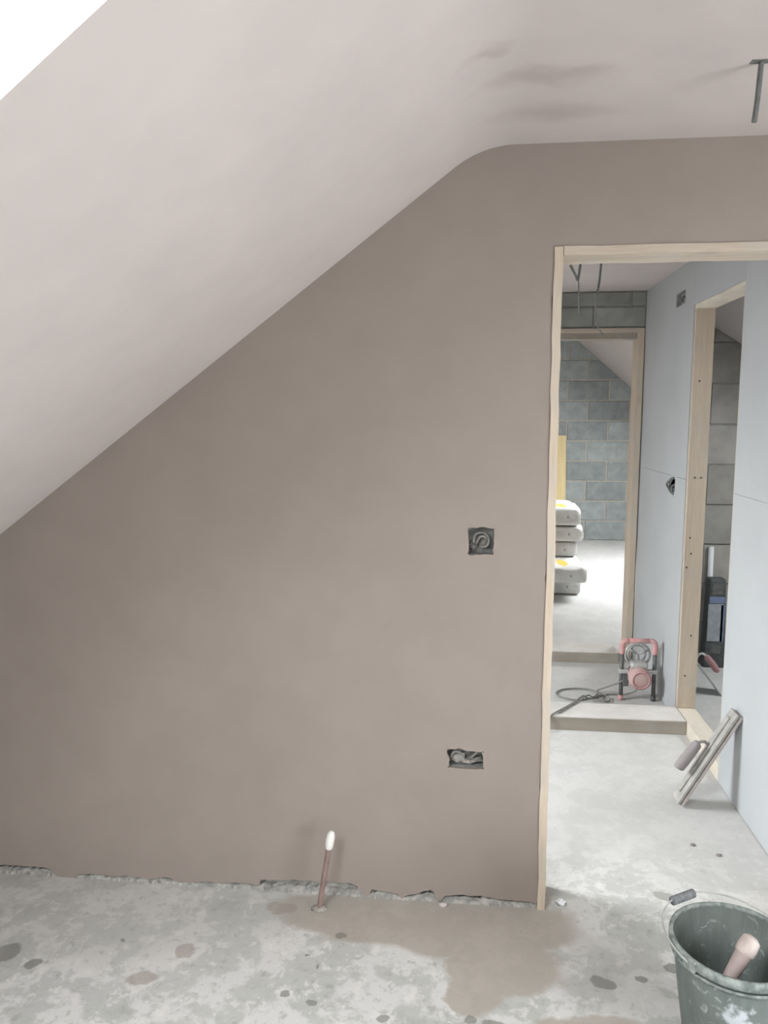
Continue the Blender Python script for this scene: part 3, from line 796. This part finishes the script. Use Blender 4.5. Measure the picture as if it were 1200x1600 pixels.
# ---- board leaning on the far wall
o = box('yellow_board', 0, .34, 0, .022, 0, 1.33, 'yellow_board', None)
o.location = (.89, 9.56, 0); o.rotation_euler = (R(-9), 0, 0)
tag(o, 'pale yellow timber board leaning on the far block wall behind the bags', 'board')

# ---- builder's bucket
BX, BY = .672, 1.822
bk = thing('bucket', 'black builder\'s bucket splashed with plaster in the lower right corner', 'bucket', (BX, BY, 0))
H, RT, RB = .275, .147, .110
lathe('shell', [(0, .0), (RB - .006, .0), (RB, .006), (RB + (RT - RB) * .5, H * .5), (RT - .002, H - .01), (RT - .005, H - .008), (RB + (RT - RB) * .5 - .003, H * .5), (RB - .003, .008), (0, .006)][1:-1] + [(.001, .006)], 'bucket_plastic', bk, 56)
# bottom disc comes with the profile ends
lathe('rim', [(RT - .004, H - .012), (RT + .004, H - .022), (RT + .006, H - .020), (RT + .006, H - .002), (RT + .002, H + .001), (RT - .004, H)], 'bucket_rim_dusty', bk, 56, closed=True)
lathe('band', [(RT - .003, H - .036), (RT + .003, H - .036), (RT + .003, H - .030), (RT - .003, H - .030)], 'bucket_rim_dusty', bk, 56, closed=True)
ea = R(212)
for k in (0, math.pi):
    a = ea + k; px, py = (RT + .006) * math.cos(a), (RT + .006) * math.sin(a)
    bm = bmesh.new(); abox(bm, -.018, .018, -.004, .006, -.014, .014, .003, 2, Matrix.Translation((px, py, H - .012)) @ Matrix.Rotation(a - math.pi / 2, 4, 'Z')); obj('ear', bm, 'bucket_rim_dusty', bk)
# bail folded down on the far rim
mid = ea - math.pi / 2
bl = []
for i in range(25):
    q = i / 24; a = ea - math.pi * q
    rr = RT + .012 + .012 * math.sin(math.pi * q); z = H - .006 + .022 * math.sin(math.pi * q)
    bl.append((rr * math.cos(a), rr * math.sin(a), z))
bail = tube('bail', bl, .0022, 'dusty_aluminium', bk, 8)
gp = []
for i in range(7):
    q = (.5 + (i - 3) * .032); a = ea - math.pi * q; am = ea - math.pi / 2; gp.append(((RT + .018) * math.cos(am) + (3 - i) * .0125 * -math.sin(am), (RT + .018) * math.sin(am) + (3 - i) * .0125 * math.cos(am), H + .014))
tube('grip', gp, .0115, 'foam_grip', bail, 12)

# ---- tools standing in the bucket
t_ = thing('bucket_trowel', 'bucket trowel with pale rounded handle standing inside the bucket', 'trowel', (BX - .012, BY - .035, .10))
tube('handle', [(-.030, -.03, .100), (-.027, -.028, .106), (-.012, -.018, .122), (.010, -.002, .146), (.030, .012, .168), (.044, .022, .184), (.048, .025, .189)], [.009, .013, .016, .0185, .0205, .019, .010], 'handle_mauve_light', t_, 16, sub=4)
tube('handle_end', [(.022, .007, .159), (.024, .008, .162), (.034, .015, .173), (.046, .024, .186), (.051, .027, .192)], [.016, .0225, .0235, .021, .009], 'handle_cream', t_, 16, sub=4)
tube('shank', [(-.036, -.03, .03), (-.040, -.034, .07), (-.034, -.033, .093), (-.028, -.028, .105)], .0055, 'steel_blade', t_, 8, sub=3)
bm = bmesh.new(); abox(bm, -.015, .05, -.0015, .0015, -.085, .034, .001, 1, Matrix.Translation((-.036, -.03, 0)) @ Matrix.Rotation(R(8), 4, 'X')); obj('blade', bm, 'steel_blade', t_)
o = tag(tube('stirring_stick', [(BX + .055, BY - .075, .02), (BX + .085, BY - .03, .15), (BX + .112, BY + .01, .255)], .0055, 'handle_cream', None, 8), 'thin stick leaning inside the bucket', 'stick')

# ---- small bits on the floor
bm = bmesh.new(); bmesh.ops.create_icosphere(bm, subdivisions=3, radius=1)
for v in bm.verts:
    v.co = Vector((v.co.x * .013, v.co.y * .014, max(-.001, v.co.z * .008))) * (1 + .8 * noise.noise(v.co * 2.1 + Vector((4, 0, 0))))
    if v.co.z < .0005: v.co.z = 0
o = obj('plaster_fragment', bm, 'white_plastic', None); o.location = (.322, 2.34, 0)
tag(o, 'small white crumpled fragment on the floor beside the door lining', 'fragment')
o = lump('plaster_crumb', (0, 0, .004), (.016, .009, .006), 3, 'plaster_ceiling', None, 2); o.location = (-.055, 2.282, 0.001)
tag(o, 'flat pinkish plaster crumb at the foot of the plastered wall', 'crumb')

for loc, lab, sd in (((.838, 2.729, .0), 'small dark chip on the landing floor, the one farther from the bucket', 2), ((.911, 2.670, .0), 'small dark chip on the landing floor, the one nearer the boarded wall', 5)):
    o = lump('debris_chip', (0, 0, .003), (.010, .007, .004), sd, 'handle_mauve', None, 2); o.location = loc
    tag(o, lab, 'chip', 'chips on the landing floor')
